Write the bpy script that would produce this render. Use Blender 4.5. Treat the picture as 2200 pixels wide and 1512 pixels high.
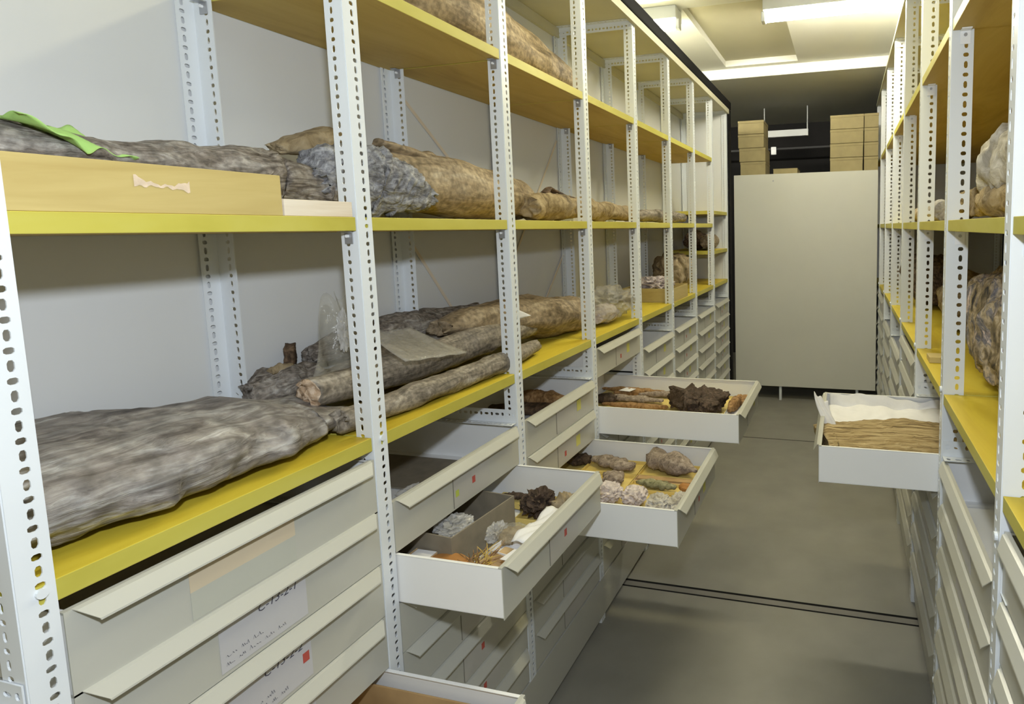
import bpy, bmesh, math, random
from mathutils import Vector, Matrix, noise
for o in list(bpy.data.objects): bpy.data.objects.remove(o, do_unlink=True)
sc = bpy.context.scene
C = sc.collection
PI = math.pi
# ------------------------------------------------------------------ camera
cam = bpy.data.cameras.new('camera'); co = bpy.data.objects.new('camera', cam); C.objects.link(co)
cam.sensor_width = 36; cam.sensor_fit = 'HORIZONTAL'; cam.lens = 1300 / 2200 * 36
cam.shift_x = -0.16963; cam.shift_y = -0.05934
cam.clip_start = 0.02; cam.clip_end = 60
Rr = Vector((0.9671512, 0.2535332, -0.0184272)); Rd = Vector((0.0081808, -0.1034962, -0.9945962)); Rf = Vector((-0.2540703, 0.9617741, -0.1021706))
M = Matrix.Identity(4)
for i in range(3): M[i][0] = Rr[i]; M[i][1] = -Rd[i]; M[i][2] = -Rf[i]
co.matrix_world = M
sc.camera = co
# ------------------------------------------------------------------ world, light, exposure
w = bpy.data.worlds.new('world'); sc.world = w; w.use_nodes = True
bg = w.node_tree.nodes['Background']; bg.inputs[0].default_value = (1.0, .88, .50, 1); bg.inputs[1].default_value = .30
sc.view_settings.view_transform = 'Standard'; sc.view_settings.look = 'None'
sc.view_settings.gamma = 1; sc.view_settings.use_curve_mapping = False
sc.view_settings.exposure = 0.24

def area(name, loc, size, power, col, target=None, sy=None, rot=None, spread=None):
    l = bpy.data.lights.new(name, 'AREA'); l.shape = 'RECTANGLE' if sy else 'DISK'; l.size = size
    if sy: l.size_y = sy
    l.energy = power; l.color = col
    if spread: l.spread = spread
    o = bpy.data.objects.new(name, l); C.objects.link(o); o.location = loc
    if target is not None: o.rotation_euler = (Vector(target) - Vector(loc)).to_track_quat('-Z', 'Y').to_euler()
    if rot: o.rotation_euler = rot
    return o
# the photographer's flash, 27 cm above the lens
FL = bpy.data.lights.new('flash', 'POINT'); FL.energy = 54; FL.color = (.86, .93, 1.0); FL.shadow_soft_size = .035
fo = bpy.data.objects.new('flash', FL); C.objects.link(fo); fo.location = (0, .03, .275)
# fill light added unseen above the frame; the lamps in view are built below
FILL_COL = (1.0, .90, .52)
area('added_fill_light', (-.2, 2.1, 1.30), 1.2, 15, FILL_COL, rot=(0, 0, 0), sy=.12)
TUBE_STRENGTH = 115

# ------------------------------------------------------------------ materials
def nt(name):
    m = bpy.data.materials.new(name); m.use_nodes = True
    t = m.node_tree; b = t.nodes['Principled BSDF']
    return m, t, b
def paint(name, col, rough=.5, var=.04, scale=6, bump=0., metal=0., spec=.5):
    m, t, b = nt(name)
    tc = t.nodes.new('ShaderNodeTexCoord'); n = t.nodes.new('ShaderNodeTexNoise'); n.inputs['Scale'].default_value = scale
    n.inputs['Detail'].default_value = 5
    t.links.new(tc.outputs['Object'], n.inputs['Vector'])
    r = t.nodes.new('ShaderNodeValToRGB'); e = r.color_ramp.elements
    e[0].position = .3; e[1].position = .7
    e[0].color = tuple(max(0, c * (1 - var * 2)) for c in col) + (1,); e[1].color = tuple(min(1, c * (1 + var)) for c in col) + (1,)
    t.links.new(n.outputs['Fac'], r.inputs['Fac']); t.links.new(r.outputs['Color'], b.inputs['Base Color'])
    b.inputs['Roughness'].default_value = rough; b.inputs['Metallic'].default_value = metal
    b.inputs['Specular IOR Level'].default_value = spec
    if bump:
        bp = t.nodes.new('ShaderNodeBump'); bp.inputs['Strength'].default_value = bump; bp.inputs['Distance'].default_value = .01
        t.links.new(n.outputs['Fac'], bp.inputs['Height']); t.links.new(bp.outputs['Normal'], b.inputs['Normal'])
    return m
def grain(name, cols, scale=(30, 3, 30), rough=.8, bump=.5, detail=8, dist=1.2, pos=None, bdist=.01, fine=0, spec=.3):
    """streaky organic material; cols = list of (pos,colour)"""
    m, t, b = nt(name)
    tc = t.nodes.new('ShaderNodeTexCoord'); mp = t.nodes.new('ShaderNodeMapping'); mp.inputs['Scale'].default_value = scale
    t.links.new(tc.outputs['Object'], mp.inputs['Vector'])
    n = t.nodes.new('ShaderNodeTexNoise'); n.inputs['Scale'].default_value = 1; n.inputs['Detail'].default_value = detail
    n.inputs['Distortion'].default_value = dist; n.inputs['Roughness'].default_value = .62
    t.links.new(mp.outputs['Vector'], n.inputs['Vector'])
    r = t.nodes.new('ShaderNodeValToRGB'); el = r.color_ramp.elements
    el[0].position = cols[0][0]; el[0].color = tuple(cols[0][1]) + (1,)
    el[1].position = cols[-1][0]; el[1].color = tuple(cols[-1][1]) + (1,)
    for p, c in cols[1:-1]:
        q = el.new(p); q.color = tuple(c) + (1,)
    t.links.new(n.outputs['Fac'], r.inputs['Fac']); src = r.outputs['Color']
    if fine:
        n2 = t.nodes.new('ShaderNodeTexNoise'); n2.inputs['Scale'].default_value = fine; n2.inputs['Detail'].default_value = 3
        t.links.new(tc.outputs['Object'], n2.inputs['Vector'])
        mr = t.nodes.new('ShaderNodeMapRange'); mr.inputs[1].default_value = .35; mr.inputs[2].default_value = .65; mr.inputs[3].default_value = .65; mr.inputs[4].default_value = 1.25
        t.links.new(n2.outputs['Fac'], mr.inputs[0])
        mx = t.nodes.new('ShaderNodeVectorMath'); mx.operation = 'SCALE'
        t.links.new(src, mx.inputs[0]); t.links.new(mr.outputs[0], mx.inputs['Scale']); src = mx.outputs[0]
    t.links.new(src, b.inputs['Base Color'])
    b.inputs['Roughness'].default_value = rough; b.inputs['Specular IOR Level'].default_value = spec
    bp = t.nodes.new('ShaderNodeBump'); bp.inputs['Strength'].default_value = bump; bp.inputs['Distance'].default_value = bdist
    t.links.new(n.outputs['Fac'], bp.inputs['Height']); t.links.new(bp.outputs['Normal'], b.inputs['Normal'])
    return m
def clear(name, tint=(.9, .9, .88), fac=.35, rough=.12):
    m, t, b = nt(name)
    for l in list(t.links): t.links.remove(l)
    out = t.nodes['Material Output']
    tr = t.nodes.new('ShaderNodeBsdfTransparent'); tr.inputs[0].default_value = (.95, .95, .94, 1)
    b.inputs['Base Color'].default_value = tint + (1,); b.inputs['Roughness'].default_value = rough; b.inputs['Specular IOR Level'].default_value = 1
    tc = t.nodes.new('ShaderNodeTexCoord'); n = t.nodes.new('ShaderNodeTexNoise'); n.inputs['Scale'].default_value = 45; n.inputs['Detail'].default_value = 4
    t.links.new(tc.outputs['Object'], n.inputs['Vector'])
    bp = t.nodes.new('ShaderNodeBump'); bp.inputs['Strength'].default_value = .8; bp.inputs['Distance'].default_value = .01
    t.links.new(n.outputs['Fac'], bp.inputs['Height']); t.links.new(bp.outputs['Normal'], b.inputs['Normal'])
    mx = t.nodes.new('ShaderNodeMixShader'); mx.inputs[0].default_value = fac
    t.links.new(tr.outputs[0], mx.inputs[1]); t.links.new(b.outputs[0], mx.inputs[2]); t.links.new(mx.outputs[0], out.inputs['Surface'])
    return m
def glow(name, col, s):
    m, t, b = nt(name)
    b.inputs['Base Color'].default_value = (.9, .9, .9, 1)
    b.inputs['Emission Color'].default_value = col + (1,); b.inputs['Emission Strength'].default_value = s
    return m

WHITE = paint('white_enamel', (.74, .78, .83), .32, .02, 3)
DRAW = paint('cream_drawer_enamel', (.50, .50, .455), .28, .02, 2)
DRAWLIT = paint('cream_drawer_enamel_lit', (.86, .87, .88), .4, .02, 2)  # same enamel as the fronts, with light on sides and inside painted in
PANEL = paint('grey_panel', (.71, .725, .74), .35, .015, 1.5)
TOPB = paint('beige_board', (.56, .54, .40), .6, .03, 4)
ENDP = paint('cabinet_side', (.64, .64, .58), .5, .015, 2)
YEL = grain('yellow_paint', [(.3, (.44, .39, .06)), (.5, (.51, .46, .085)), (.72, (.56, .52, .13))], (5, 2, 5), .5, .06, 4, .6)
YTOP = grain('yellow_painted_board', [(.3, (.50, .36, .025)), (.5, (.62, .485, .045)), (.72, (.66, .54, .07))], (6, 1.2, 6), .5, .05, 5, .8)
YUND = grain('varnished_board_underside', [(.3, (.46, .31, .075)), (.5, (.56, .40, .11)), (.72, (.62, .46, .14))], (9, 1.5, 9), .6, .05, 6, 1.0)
STEEL = paint('galvanised_clip', (.42, .43, .46), .35, .05, 20, metal=.6)
BRIGHT = paint('bright_clip', (.86, .88, .92), .25, .02, 20)
BLACK = paint('black_rubber', (.008, .008, .009), .85, .1, 8, spec=.15)
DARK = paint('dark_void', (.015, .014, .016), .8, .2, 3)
FLOOR = paint('linoleum', (.27, .262, .228), .5, .06, 5, bump=.02)
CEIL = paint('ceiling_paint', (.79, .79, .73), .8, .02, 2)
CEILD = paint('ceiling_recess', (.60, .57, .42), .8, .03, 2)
CARD = paint('grey_card', (.54, .54, .57), .45, .02, 6)
CARDB = paint('buff_card', (.63, .54, .40), .5, .03, 6)
CARDG = paint('greygreen_card', (.48, .49, .44), .5, .02, 6)
RED = paint('red_sticker', (.50, .09, .07), .5, .03, 10)
YST = paint('yellow_sticker', (.66, .64, .16), .5, .03, 10)
GST = paint('green_sticker', (.48, .56, .10), .5, .03, 10)
INK = paint('ink', (.06, .06, .09), .7, .02, 10)
CARDBOARD = paint('cardboard', (.36, .30, .155), .85, .05, 12)
GREYBOX = paint('grey_cardboard', (.23, .20, .15), .8, .08, 25)
BROWNBOX = paint('brown_cardboard', (.42, .27, .12), .8, .06, 20)
PLY = grain('pale_plywood', [(.3, (.46, .35, .13)), (.5, (.53, .42, .17)), (.7, (.58, .47, .21))], (4, 2, 22), .55, .06, 4, .5)
PALEWOOD = grain('pale_pine', [(.3, (.66, .56, .44)), (.5, (.76, .68, .57)), (.7, (.82, .76, .66))], (4, 2, 40), .6, .06, 4, .5)
YTRAY = paint('yellow_specimen_tray', (.70, .54, .17), .6, .06, 18)
TAN = paint('tan_specimen_tray', (.58, .41, .22), .7, .05, 18)
ORANGE = paint('orange_brown_board', (.42, .19, .05), .7, .1, 20)
PAPER = paint('white_paper', (.80, .80, .82), .7, .02, 10, bump=.1)
CLOTH = paint('white_tissue', (.80, .80, .83), .8, .02, 25, bump=.5)
GREEN = paint('green_tissue', (.40, .66, .20), .7, .05, 30, bump=.3)
SLABM = grain('grey_fossil_wood', [(.28, (.09, .078, .072)), (.42, (.20, .178, .165)), (.52, (.29, .268, .25)), (.61, (.40, .385, .37)), (.74, (.66, .655, .65))], (20, 4.5, 40), .5, .7, 12, 1.3, bdist=.012, fine=32)
GLOG = grain('greybrown_driftwood', [(.28, (.07, .06, .05)), (.45, (.20, .172, .14)), (.6, (.31, .275, .23)), (.78, (.50, .46, .41))], (40, 7, 40), .6, .5, 8, 1.0, bdist=.006, fine=90)
BARK = grain('grey_bark', [(.3, (.08, .065, .055)), (.45, (.22, .19, .165)), (.58, (.36, .33, .30)), (.75, (.56, .54, .52))], (50, 12, 50), .75, .9, 9, 1.4, bdist=.012, fine=80)
CHUNK = grain('blue_grey_fossil', [(.3, (.12, .12, .14)), (.45, (.28, .28, .31)), (.6, (.44, .45, .49)), (.75, (.66, .64, .60))], (55, 20, 55), .8, 1.0, 9, 1.2, bdist=.015, fine=80)
BROWN = grain('brown_fossil_log', [(.28, (.10, .072, .04)), (.45, (.25, .19, .12)), (.6, (.37, .295, .20)), (.78, (.50, .43, .33))], (22, 4, 22), .65, .5, 7, 1.0, bdist=.008, fine=60)
DBROWN = grain('dark_brown_wood', [(.3, (.035, .022, .014)), (.5, (.11, .07, .042)), (.72, (.24, .165, .10))], (40, 8, 40), .75, .8, 8, 1.2, bdist=.01, fine=60)
RLOG = grain('striped_fossil_log', [(.32, (.04, .038, .045)), (.42, (.26, .20, .11)), (.50, (.52, .42, .29)), (.57, (.15, .15, .175)), (.66, (.70, .56, .48))], (13, 13, 5), .7, .9, 8, 1.6, bdist=.014, fine=60)
ROCK = grain('pale_rock', [(.3, (.28, .25, .20)), (.5, (.52, .49, .44)), (.7, (.74, .72, .69))], (22, 22, 22), .85, .9, 8, .8, bdist=.012)
MUD = grain('mud_brown_rock', [(.3, (.14, .10, .06)), (.5, (.32, .25, .15)), (.7, (.46, .38, .26))], (25, 25, 25), .85, .8, 8, .8, bdist=.01)
STRAW = grain('fibrous_tan_wood', [(.34, (.10, .065, .03)), (.47, (.36, .26, .12)), (.62, (.58, .46, .26))], (6, 90, 110), .85, 1.0, 8, .6, bdist=.012, fine=0)
SPEC = grain('grey_specimen', [(.3, (.13, .10, .085)), (.5, (.30, .24, .19)), (.72, (.50, .42, .36))], (60, 60, 60), .8, .8, 7, .8, bdist=.006)
SPECB = grain('brown_specimen', [(.3, (.12, .06, .02)), (.5, (.30, .17, .07)), (.72, (.48, .31, .15))], (50, 50, 50), .8, .7, 7, .8, bdist=.006)
SPECG = grain('green_grey_specimen', [(.3, (.12, .12, .06)), (.5, (.26, .25, .14)), (.72, (.42, .40, .26))], (50, 50, 50), .8, .7, 7, .8, bdist=.006)
SPECD = grain('dark_specimen', [(.3, (.02, .014, .010)), (.5, (.075, .05, .035)), (.72, (.17, .12, .09))], (60, 60, 60), .8, 1.0, 8, .8, bdist=.01)
CRUMB = paint('crumpled_pinkish_paper', (.66, .58, .56), .6, .15, 60, bump=.8)
CUTEND = grain('cut_end_wood', [(.3, (.30, .18, .10)), (.5, (.52, .38, .26)), (.7, (.74, .62, .50))], (60, 60, 60), .8, .8, 8, .8, bdist=.006)
BAG = clear('clear_polythene', (.62, .60, .54), .17)
BAGD = clear('clouded_polythene', (.60, .58, .54), .36)
SHINE = clear('silvery_polythene', (.75, .75, .76), .38, .06)
TUBE = glow('lit_tube', (1.0, .95, .76), TUBE_STRENGTH)

# ------------------------------------------------------------------ mesh helpers
def link(name, bm, mats, parent=None, smooth=False, recalc=True, bevel=0):
    if recalc: bmesh.ops.recalc_face_normals(bm, faces=bm.faces)
    me = bpy.data.meshes.new(name); bm.to_mesh(me); bm.free()
    for m in (mats if isinstance(mats, (list, tuple)) else [mats]): me.materials.append(m)
    if smooth:
        for p in me.polygons: p.use_smooth = True
    o = bpy.data.objects.new(name, me); C.objects.link(o)
    if parent is not None: o.parent = parent
    if bevel:
        b = o.modifiers.new('bevel', 'BEVEL'); b.width = bevel; b.segments = 2; b.limit_method = 'ANGLE'
    return o
def tag(o, label, cat, group=None):
    o['label'] = label; o['category'] = cat
    if group: o['group'] = group
    return o
def struct(o): o['kind'] = 'structure'; return o
def empty(name, loc=(0, 0, 0)):
    o = bpy.data.objects.new(name, None); C.objects.link(o); o.location = loc; o.empty_display_size = .05
    return o
def box(bm, a, b, mi=0):
    x0, y0, z0 = a; x1, y1, z1 = b
    v = [bm.verts.new(p) for p in ((x0, y0, z0), (x1, y0, z0), (x1, y1, z0), (x0, y1, z0), (x0, y0, z1), (x1, y0, z1), (x1, y1, z1), (x0, y1, z1))]
    fs = []
    for q in ((0, 3, 2, 1), (4, 5, 6, 7), (0, 1, 5, 4), (1, 2, 6, 5), (2, 3, 7, 6), (3, 0, 4, 7)):
        f = bm.faces.new([v[i] for i in q]); f.material_index = mi; fs.append(f)
    return v, fs
def B(name, a, b, mats, parent=None, bevel=0):
    bm = bmesh.new(); box(bm, a, b); return link(name, bm, mats, parent, bevel=bevel)
def clone(o, loc=None, parent=None, name=None):
    c = o.copy(); C.objects.link(c)
    c.parent = parent
    if loc is not None: c.location = loc
    return c
def tube(bm, pts, r, seg=8, mi=0):
    rings = []
    for i, p in enumerate(pts):
        p = Vector(p)
        d = (Vector(pts[min(i + 1, len(pts) - 1)]) - Vector(pts[max(i - 1, 0)])).normalized()
        u = d.cross(Vector((0, 0, 1)));
        if u.length < 1e-3: u = Vector((1, 0, 0))
        u.normalize(); v = d.cross(u)
        rr = r[i] if isinstance(r, (list, tuple)) else r
        rings.append([bm.verts.new(p + (u * math.cos(2 * PI * k / seg) + v * math.sin(2 * PI * k / seg)) * rr) for k in range(seg)])
    for a, b in zip(rings, rings[1:]):
        for k in range(seg):
            f = bm.faces.new((a[k], a[(k + 1) % seg], b[(k + 1) % seg], b[k])); f.material_index = mi
    for e in (rings[0], rings[-1]):
        f = bm.faces.new(e); f.material_index = mi
    return rings
def lerp(a, b, t): return a + (b - a) * t
def sample(vals, t):
    n = len(vals) - 1; x = t * n; i = min(int(x), n - 1); f = x - i
    f = f * f * (3 - 2 * f) if not hasattr(vals[0], '__len__') else f
    if hasattr(vals[0], '__len__'): return Vector(vals[i]).lerp(Vector(vals[i + 1]), f)
    return lerp(vals[i], vals[i + 1], f)
def blob(name, pts, rx, rz, mat, parent=None, seed=0, amp=.1, freq=12, stretch=.3, expo=2., rings=40, seg=40, roll=0., jag=.0, jaglen=.03,
         base=None, tip=.0, endmat=None, ridge=0., smooth=True):
    """an organic log, slab or stone grown along the path pts with half-widths rx and half-heights rz"""
    bm = bmesh.new(); off = Vector((seed * 7.3, seed * 3.1, seed * 11.7)); RG = []; jaglen = min(jaglen, .35 * min(max(rx), max(rz)))
    for i in range(rings + 1):
        t = i / rings; p = sample(pts, t); d = (sample(pts, min(1, t + .02)) - sample(pts, max(0, t - .02))).normalized()
        u = d.cross(Vector((0, 0, 1)))
        if u.length < 1e-3: u = Vector((1, 0, 0))
        u.normalize(); v = u.cross(d).normalized()
        a, b = sample(rx, t), sample(rz, t); ring = []
        for k in range(seg):
            th = 2 * PI * k / seg; c, s = math.cos(th), math.sin(th)
            e = 2 / expo
            cx = math.copysign(abs(c) ** e, c) * a; cz = math.copysign(abs(s) ** e, s) * b
            cr, sr = math.cos(roll), math.sin(roll)
            q = u * (cx * cr - cz * sr) + v * (cx * sr + cz * cr)
            w_ = Vector((cx, cz, p.dot(d) * stretch + t * .0)) * freq + off + Vector((0, 0, t * stretch * freq * .3))
            n = noise.fractal(w_, .9, 2.1, 5)
            if ridge:
                n += ridge * (abs(noise.noise(Vector((c * 5, s * 5, t * 1.2)) + off)) - .25)
            q = q * (1 + amp * n * 1.6)
            e1 = 0
            if i == 0 or i == rings:
                e1 = noise.fractal(Vector((c * 3, s * 3, i)) + off, .8, 2, 4) * jaglen
            pos = p + q + d * e1 * (1 if i == rings else -1)
            ring.append(bm.verts.new(pos))
        RG.append(ring)
    for a, b in zip(RG, RG[1:]):
        for k in range(seg): bm.faces.new((a[k], a[(k + 1) % seg], b[(k + 1) % seg], b[k]))
    for side, ring in ((-1, RG[0]), (1, RG[-1])):
        cen = sum((v.co for v in ring), Vector()) / seg; d = (sample(pts, .02) - sample(pts, 0)).normalized() if side < 0 else (sample(pts, 1) - sample(pts, .98)).normalized()
        prev = ring
        for j, s in enumerate((.8, .55, .28)):
            nr = []
            for k, v in enumerate(ring):
                q = cen.lerp(v.co, s); h = tip * (1 - s * s) + jag * noise.fractal((q - cen) * 30 + off, .8, 2, 4)
                nr.append(bm.verts.new(q + d * side * h))
            for k in range(seg):
                f = bm.faces.new((prev[k], prev[(k + 1) % seg], nr[(k + 1) % seg], nr[k])); f.material_index = 1 if endmat else 0
            prev = nr
        f = bm.faces.new(prev); f.material_index = 1 if endmat else 0
    if base is not None:
        mn = min(v.co.z for v in bm.verts); sh = base - mn
        for v in bm.verts: v.co.z += sh
        lim = base + .0005
        for v in bm.verts: v.co.z = max(v.co.z, lim - .0005)
    return link(name, bm, [mat, endmat] if endmat else mat, parent, smooth=smooth)
def sheet(name, f, nu, nv, mat, parent=None, thick=.0012, smooth=True):
    bm = bmesh.new(); g = [[bm.verts.new(f(i / nu, j / nv)) for j in range(nv + 1)] for i in range(nu + 1)]
    for i in range(nu):
        for j in range(nv): bm.faces.new((g[i][j], g[i + 1][j], g[i + 1][j + 1], g[i][j + 1]))
    o = link(name, bm, mat, parent, smooth=smooth)
    if thick:
        s = o.modifiers.new('thickness', 'SOLIDIFY'); s.thickness = thick; s.offset = 0
    return o
def crumple(name, c, size, mat, seed, parent=None, amp=.35, sub=4, flat=1.0, base=None, rotz=0.):
    bm = bmesh.new(); bmesh.ops.create_icosphere(bm, subdivisions=sub, radius=1)
    off = Vector((seed * 5.1, seed * 2.3, seed))
    for v in bm.verts:
        n = v.co.normalized()
        a = 1 - abs(noise.noise(n * 2.2 + off)) * 1.6 * amp - abs(noise.noise(n * 5 + off)) * amp * .9 + noise.noise(n * 11 + off) * amp * .25
        q = n * a; sx, sy, sz = size
        q = Vector((math.copysign(abs(q.x) ** .8, q.x) * sx, math.copysign(abs(q.y) ** .8, q.y) * sy, q.z * sz))
        q.rotate(Matrix.Rotation(rotz, 3, 'Z')); v.co = q + Vector(c)
    if base is not None:
        mn = min(v.co.z for v in bm.verts)
        for v in bm.verts: v.co.z += base - mn
    return link(name, bm, mat, parent, smooth=False)

# ------------------------------------------------------------------ room
FZ = -1.68; CZ = 1.40
struct(B('floor', (-4.2, -1.6, FZ - .1), (3.2, 8.0, FZ), FLOOR))
bm = bmesh.new()
box(bm, (-4.2, -1.6, CZ), (-1.02, 5.45, CZ + .12)); box(bm, (-1.02, -1.6, CZ), (3.2, 3.9, CZ + .12))
box(bm, (-1.02, 5.37, CZ), (3.2, 5.45, CZ + .12)); box(bm, (-.40, 3.9, CZ), (3.2, 5.37, CZ + .12))
box(bm, (-4.2, 5.45, CZ - .085), (3.2, 8.0, CZ + .12))
struct(link('ceiling', bm, CEIL))
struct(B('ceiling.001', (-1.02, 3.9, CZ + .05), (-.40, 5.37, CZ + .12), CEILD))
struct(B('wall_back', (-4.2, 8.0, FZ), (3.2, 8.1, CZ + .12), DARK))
struct(B('wall_left', (-4.3, -1.6, FZ), (-4.2, 8.1, CZ + .12), CEIL))
struct(B('wall_right', (3.2, -1.6, FZ), (3.3, 8.1, CZ + .12), CEIL))
# floor tracks and the joint in the linoleum
bm = bmesh.new()
box(bm, (-2.0, 2.592, FZ - .002), (1.6, 2.606, FZ + .0015)); box(bm, (-2.0, 2.548, FZ - .002), (1.6, 2.556, FZ + .0015))
struct(link('trim_1', bm, BLACK))
struct(B('trim_2', (-2.0, 2.556, FZ - .002), (1.6, 2.592, FZ + .001), paint('track_steel', (.20, .19, .17), .5, .05, 9)))
struct(B('trim_3', (-1.1, 4.70, FZ - .002), (.5, 4.708, FZ + .001), BLACK))

# ------------------------------------------------------------------ fluorescent fixtures
def fixture(x0, x1, y, label, lit=True, z=1.26):
    t = empty('ceiling_lamp', ((x0 + x1) / 2, y, z)); tag(t, label, 'lamp', 'fluorescent ceiling lamps' if lit else None)
    L = (x1 - x0) / 2
    B('housing', (-L, -.03, .062), (L, .12, .139), WHITE, t, bevel=.004)
    bm = bmesh.new(); tube(bm, [(-L + .02, .03, .034), (L - .02, .03, .034)], .030, 14)
    link('tube', bm, TUBE if lit else PAPER, t, smooth=True)
    for s in (-1, 1): B('end_cap', (s * L - .012, .0, .004), (s * L + .012, .062, .064), WHITE, t, bevel=.003)
    return t
fixture(-.50, .72, 3.88, 'long white fluorescent lamp glowing on the ceiling near the right rack')
fixture(-2.24, -1.04, 3.84, 'fluorescent lamp whose glowing end shows above the black edge of the left rack')

# ------------------------------------------------------------------ slotted angle
def holed(bm, org, u, v, W, L, pitch, hc, big=(.0075, .0145), small=(.011, .008), start=0.):
    """strip of width W (along u) and length L (along v) with a row of punched slots centred hc across"""
    org, u, v = Vector(org), Vector(u), Vector(v); n = int(L / pitch)
    P = lambda a, b: bm.verts.new(org + u * a + v * b)
    rest = L - n * pitch; prev = None
    def row(b): return [P(0, b), P(hc - .0085, b), P(hc + .0085, b), P(W, b)]
    r0 = row(0)
    for i in range(n):
        r1 = row((i + 1) * pitch); cz = (i + .5) * pitch
        w, h = (big if i % 2 else small)
        a, b = w / 2, h / 2
        H = [P(hc + sx, cz + sz) for sx, sz in ((-a, -b * .5), (-a * .5, -b), (a * .5, -b), (a, -b * .5), (a, b * .5), (a * .5, b), (-a * .5, b), (-a, b * .5))]
        bm.faces.new((r0[0], r0[1], r1[1], r1[0])); bm.faces.new((r0[2], r0[3], r1[3], r1[2]))
        bm.faces.new((r0[1], r0[2], H[2], H[1])); bm.faces.new((r0[2], H[3], H[2])); bm.faces.new((r0[2], r1[2], H[4], H[3])); bm.faces.new((r1[2], H[5], H[4]))
        bm.faces.new((r1[2], r1[1], H[6], H[5])); bm.faces.new((r1[1], H[7], H[6])); bm.faces.new((r1[1], r0[1], H[0], H[7])); bm.faces.new((r0[1], H[1], H[0]))
        r0 = r1
    if rest > 1e-4:
        r1 = row(L)
        for k in range(3): bm.faces.new((r0[k], r0[k + 1], r1[k + 1], r1[k]))
def angle(name, L, wa, wb, da, db, pitch, parent, up=(0, 0, 1), k=1.0, hf=.62):
    bm = bmesh.new()
    big = (.0075 * k, .0145 * k); small = (.011 * k, .0085 * k)
    holed(bm, (0, 0, 0), da, up, wa, L, pitch, wa * hf, big, small); holed(bm, (0, 0, 0), db, up, wb, L, pitch, wb * hf, big, small)
    bmesh.ops.remove_doubles(bm, verts=bm.verts, dist=1e-5)
    o = link(name, bm, WHITE, parent, recalc=False)
    s = o.modifiers.new('thickness', 'SOLIDIFY'); s.thickness = .0022; s.offset = 0
    return o
def board(name, x0, x1, y0, y1, z0, z1, parent):
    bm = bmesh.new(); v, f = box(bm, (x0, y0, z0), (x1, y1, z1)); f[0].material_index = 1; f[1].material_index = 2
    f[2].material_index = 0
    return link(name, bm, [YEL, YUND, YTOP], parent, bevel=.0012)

# ------------------------------------------------------------------ drawers
def drawer_meshes(W, D, H, s, lipout=.021, lipdrop=.021):
    """drawer whose front face lies in x=0 and which runs back to x=-s*D ; y from 0 to W ; top at z=0"""
    bm = bmesh.new(); T = .0016; X = lambda x: s * x
    def bx(x0, x1, y0, y1, z0, z1, mi=1):
        a, b = sorted((X(x0), X(x1))); box(bm, (a, y0, z0), (b, y1, z1), mi)
    bx(-.002, 0, 0, W, -H - .004, 0, 0)
    bx(-D, -.002, 0, T, -H, -.002); bx(-D, -.002, W - T, W, -H, -.002); bx(-D, -D + T, 0, W, -H, -.002); bx(-D, -.002, 0, W, -H, -H + T)
    for y in (0, W - .008): bx(-D, -.004, y, y + .008, -.0035, -.002)
    bx(-.010, -.002, 0, W, -.0035, 0, 0)
    tray = bpy.data.meshes.new('drawer'); bmesh.ops.recalc_face_normals(bm, faces=bm.faces); bm.to_mesh(tray); bm.free()
    tray.materials.append(DRAW); tray.materials.append(DRAWLIT)
    bm = bmesh.new(); i0, i1 = .018, .027
    prof = [((-.001, .0005, 0), 0), ((.006, -.0015, .1), 0), ((lipout, -lipdrop, 1), 0), ((lipout + .0005, -lipdrop - .003, 1.05), 0)]
    A = []; Bv = []
    for (x, z, k), _ in prof:
        A.append(bm.verts.new((X(x), lerp(i0 * .5, i1, k), z))); Bv.append(bm.verts.new((X(x), W - lerp(i0 * .5, i1, k), z)))
    for a, b, c, d in zip(A, A[1:], Bv, Bv[1:]): bm.faces.new((a, b, d, c))
    bmesh.ops.recalc_face_normals(bm, faces=bm.faces)
    g = bmesh.ops.solidify(bm, geom=bm.faces[:], thickness=.0014)
    lip = bpy.data.meshes.new('handle'); bmesh.ops.recalc_face_normals(bm, faces=bm.faces); bm.to_mesh(lip); bm.free(); lip.materials.append(DRAW)
    return tray, lip
def mesh_box(name, a, b, mat):
    bm = bmesh.new(); box(bm, a, b); me = bpy.data.meshes.new(name); bmesh.ops.recalc_face_normals(bm, faces=bm.faces); bm.to_mesh(me); bm.free(); me.materials.append(mat); return me
def child(name, me, parent, loc=(0, 0, 0)):
    o = bpy.data.objects.new(name, me); C.objects.link(o); o.parent = parent; o.location = loc; return o
def text_mesh(name, s, size, loc, rot, mat, parent, wob=0.):
    cu = bpy.data.curves.new(name, 'FONT'); cu.body = s; cu.size = size; cu.extrude = .0002; cu.offset = -.0002; cu.shear = .25; cu.resolution_u = 2
    tmp = bpy.data.objects.new(name, cu); C.objects.link(tmp)
    dg = bpy.context.evaluated_depsgraph_get(); me = bpy.data.meshes.new_from_object(tmp.evaluated_get(dg))
    bpy.data.objects.remove(tmp, do_unlink=True); me.materials.clear(); me.materials.append(mat)
    o = bpy.data.objects.new(name, me); C.objects.link(o); o.parent = parent; o.location = loc; o.rotation_euler = rot
    return o
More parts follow.
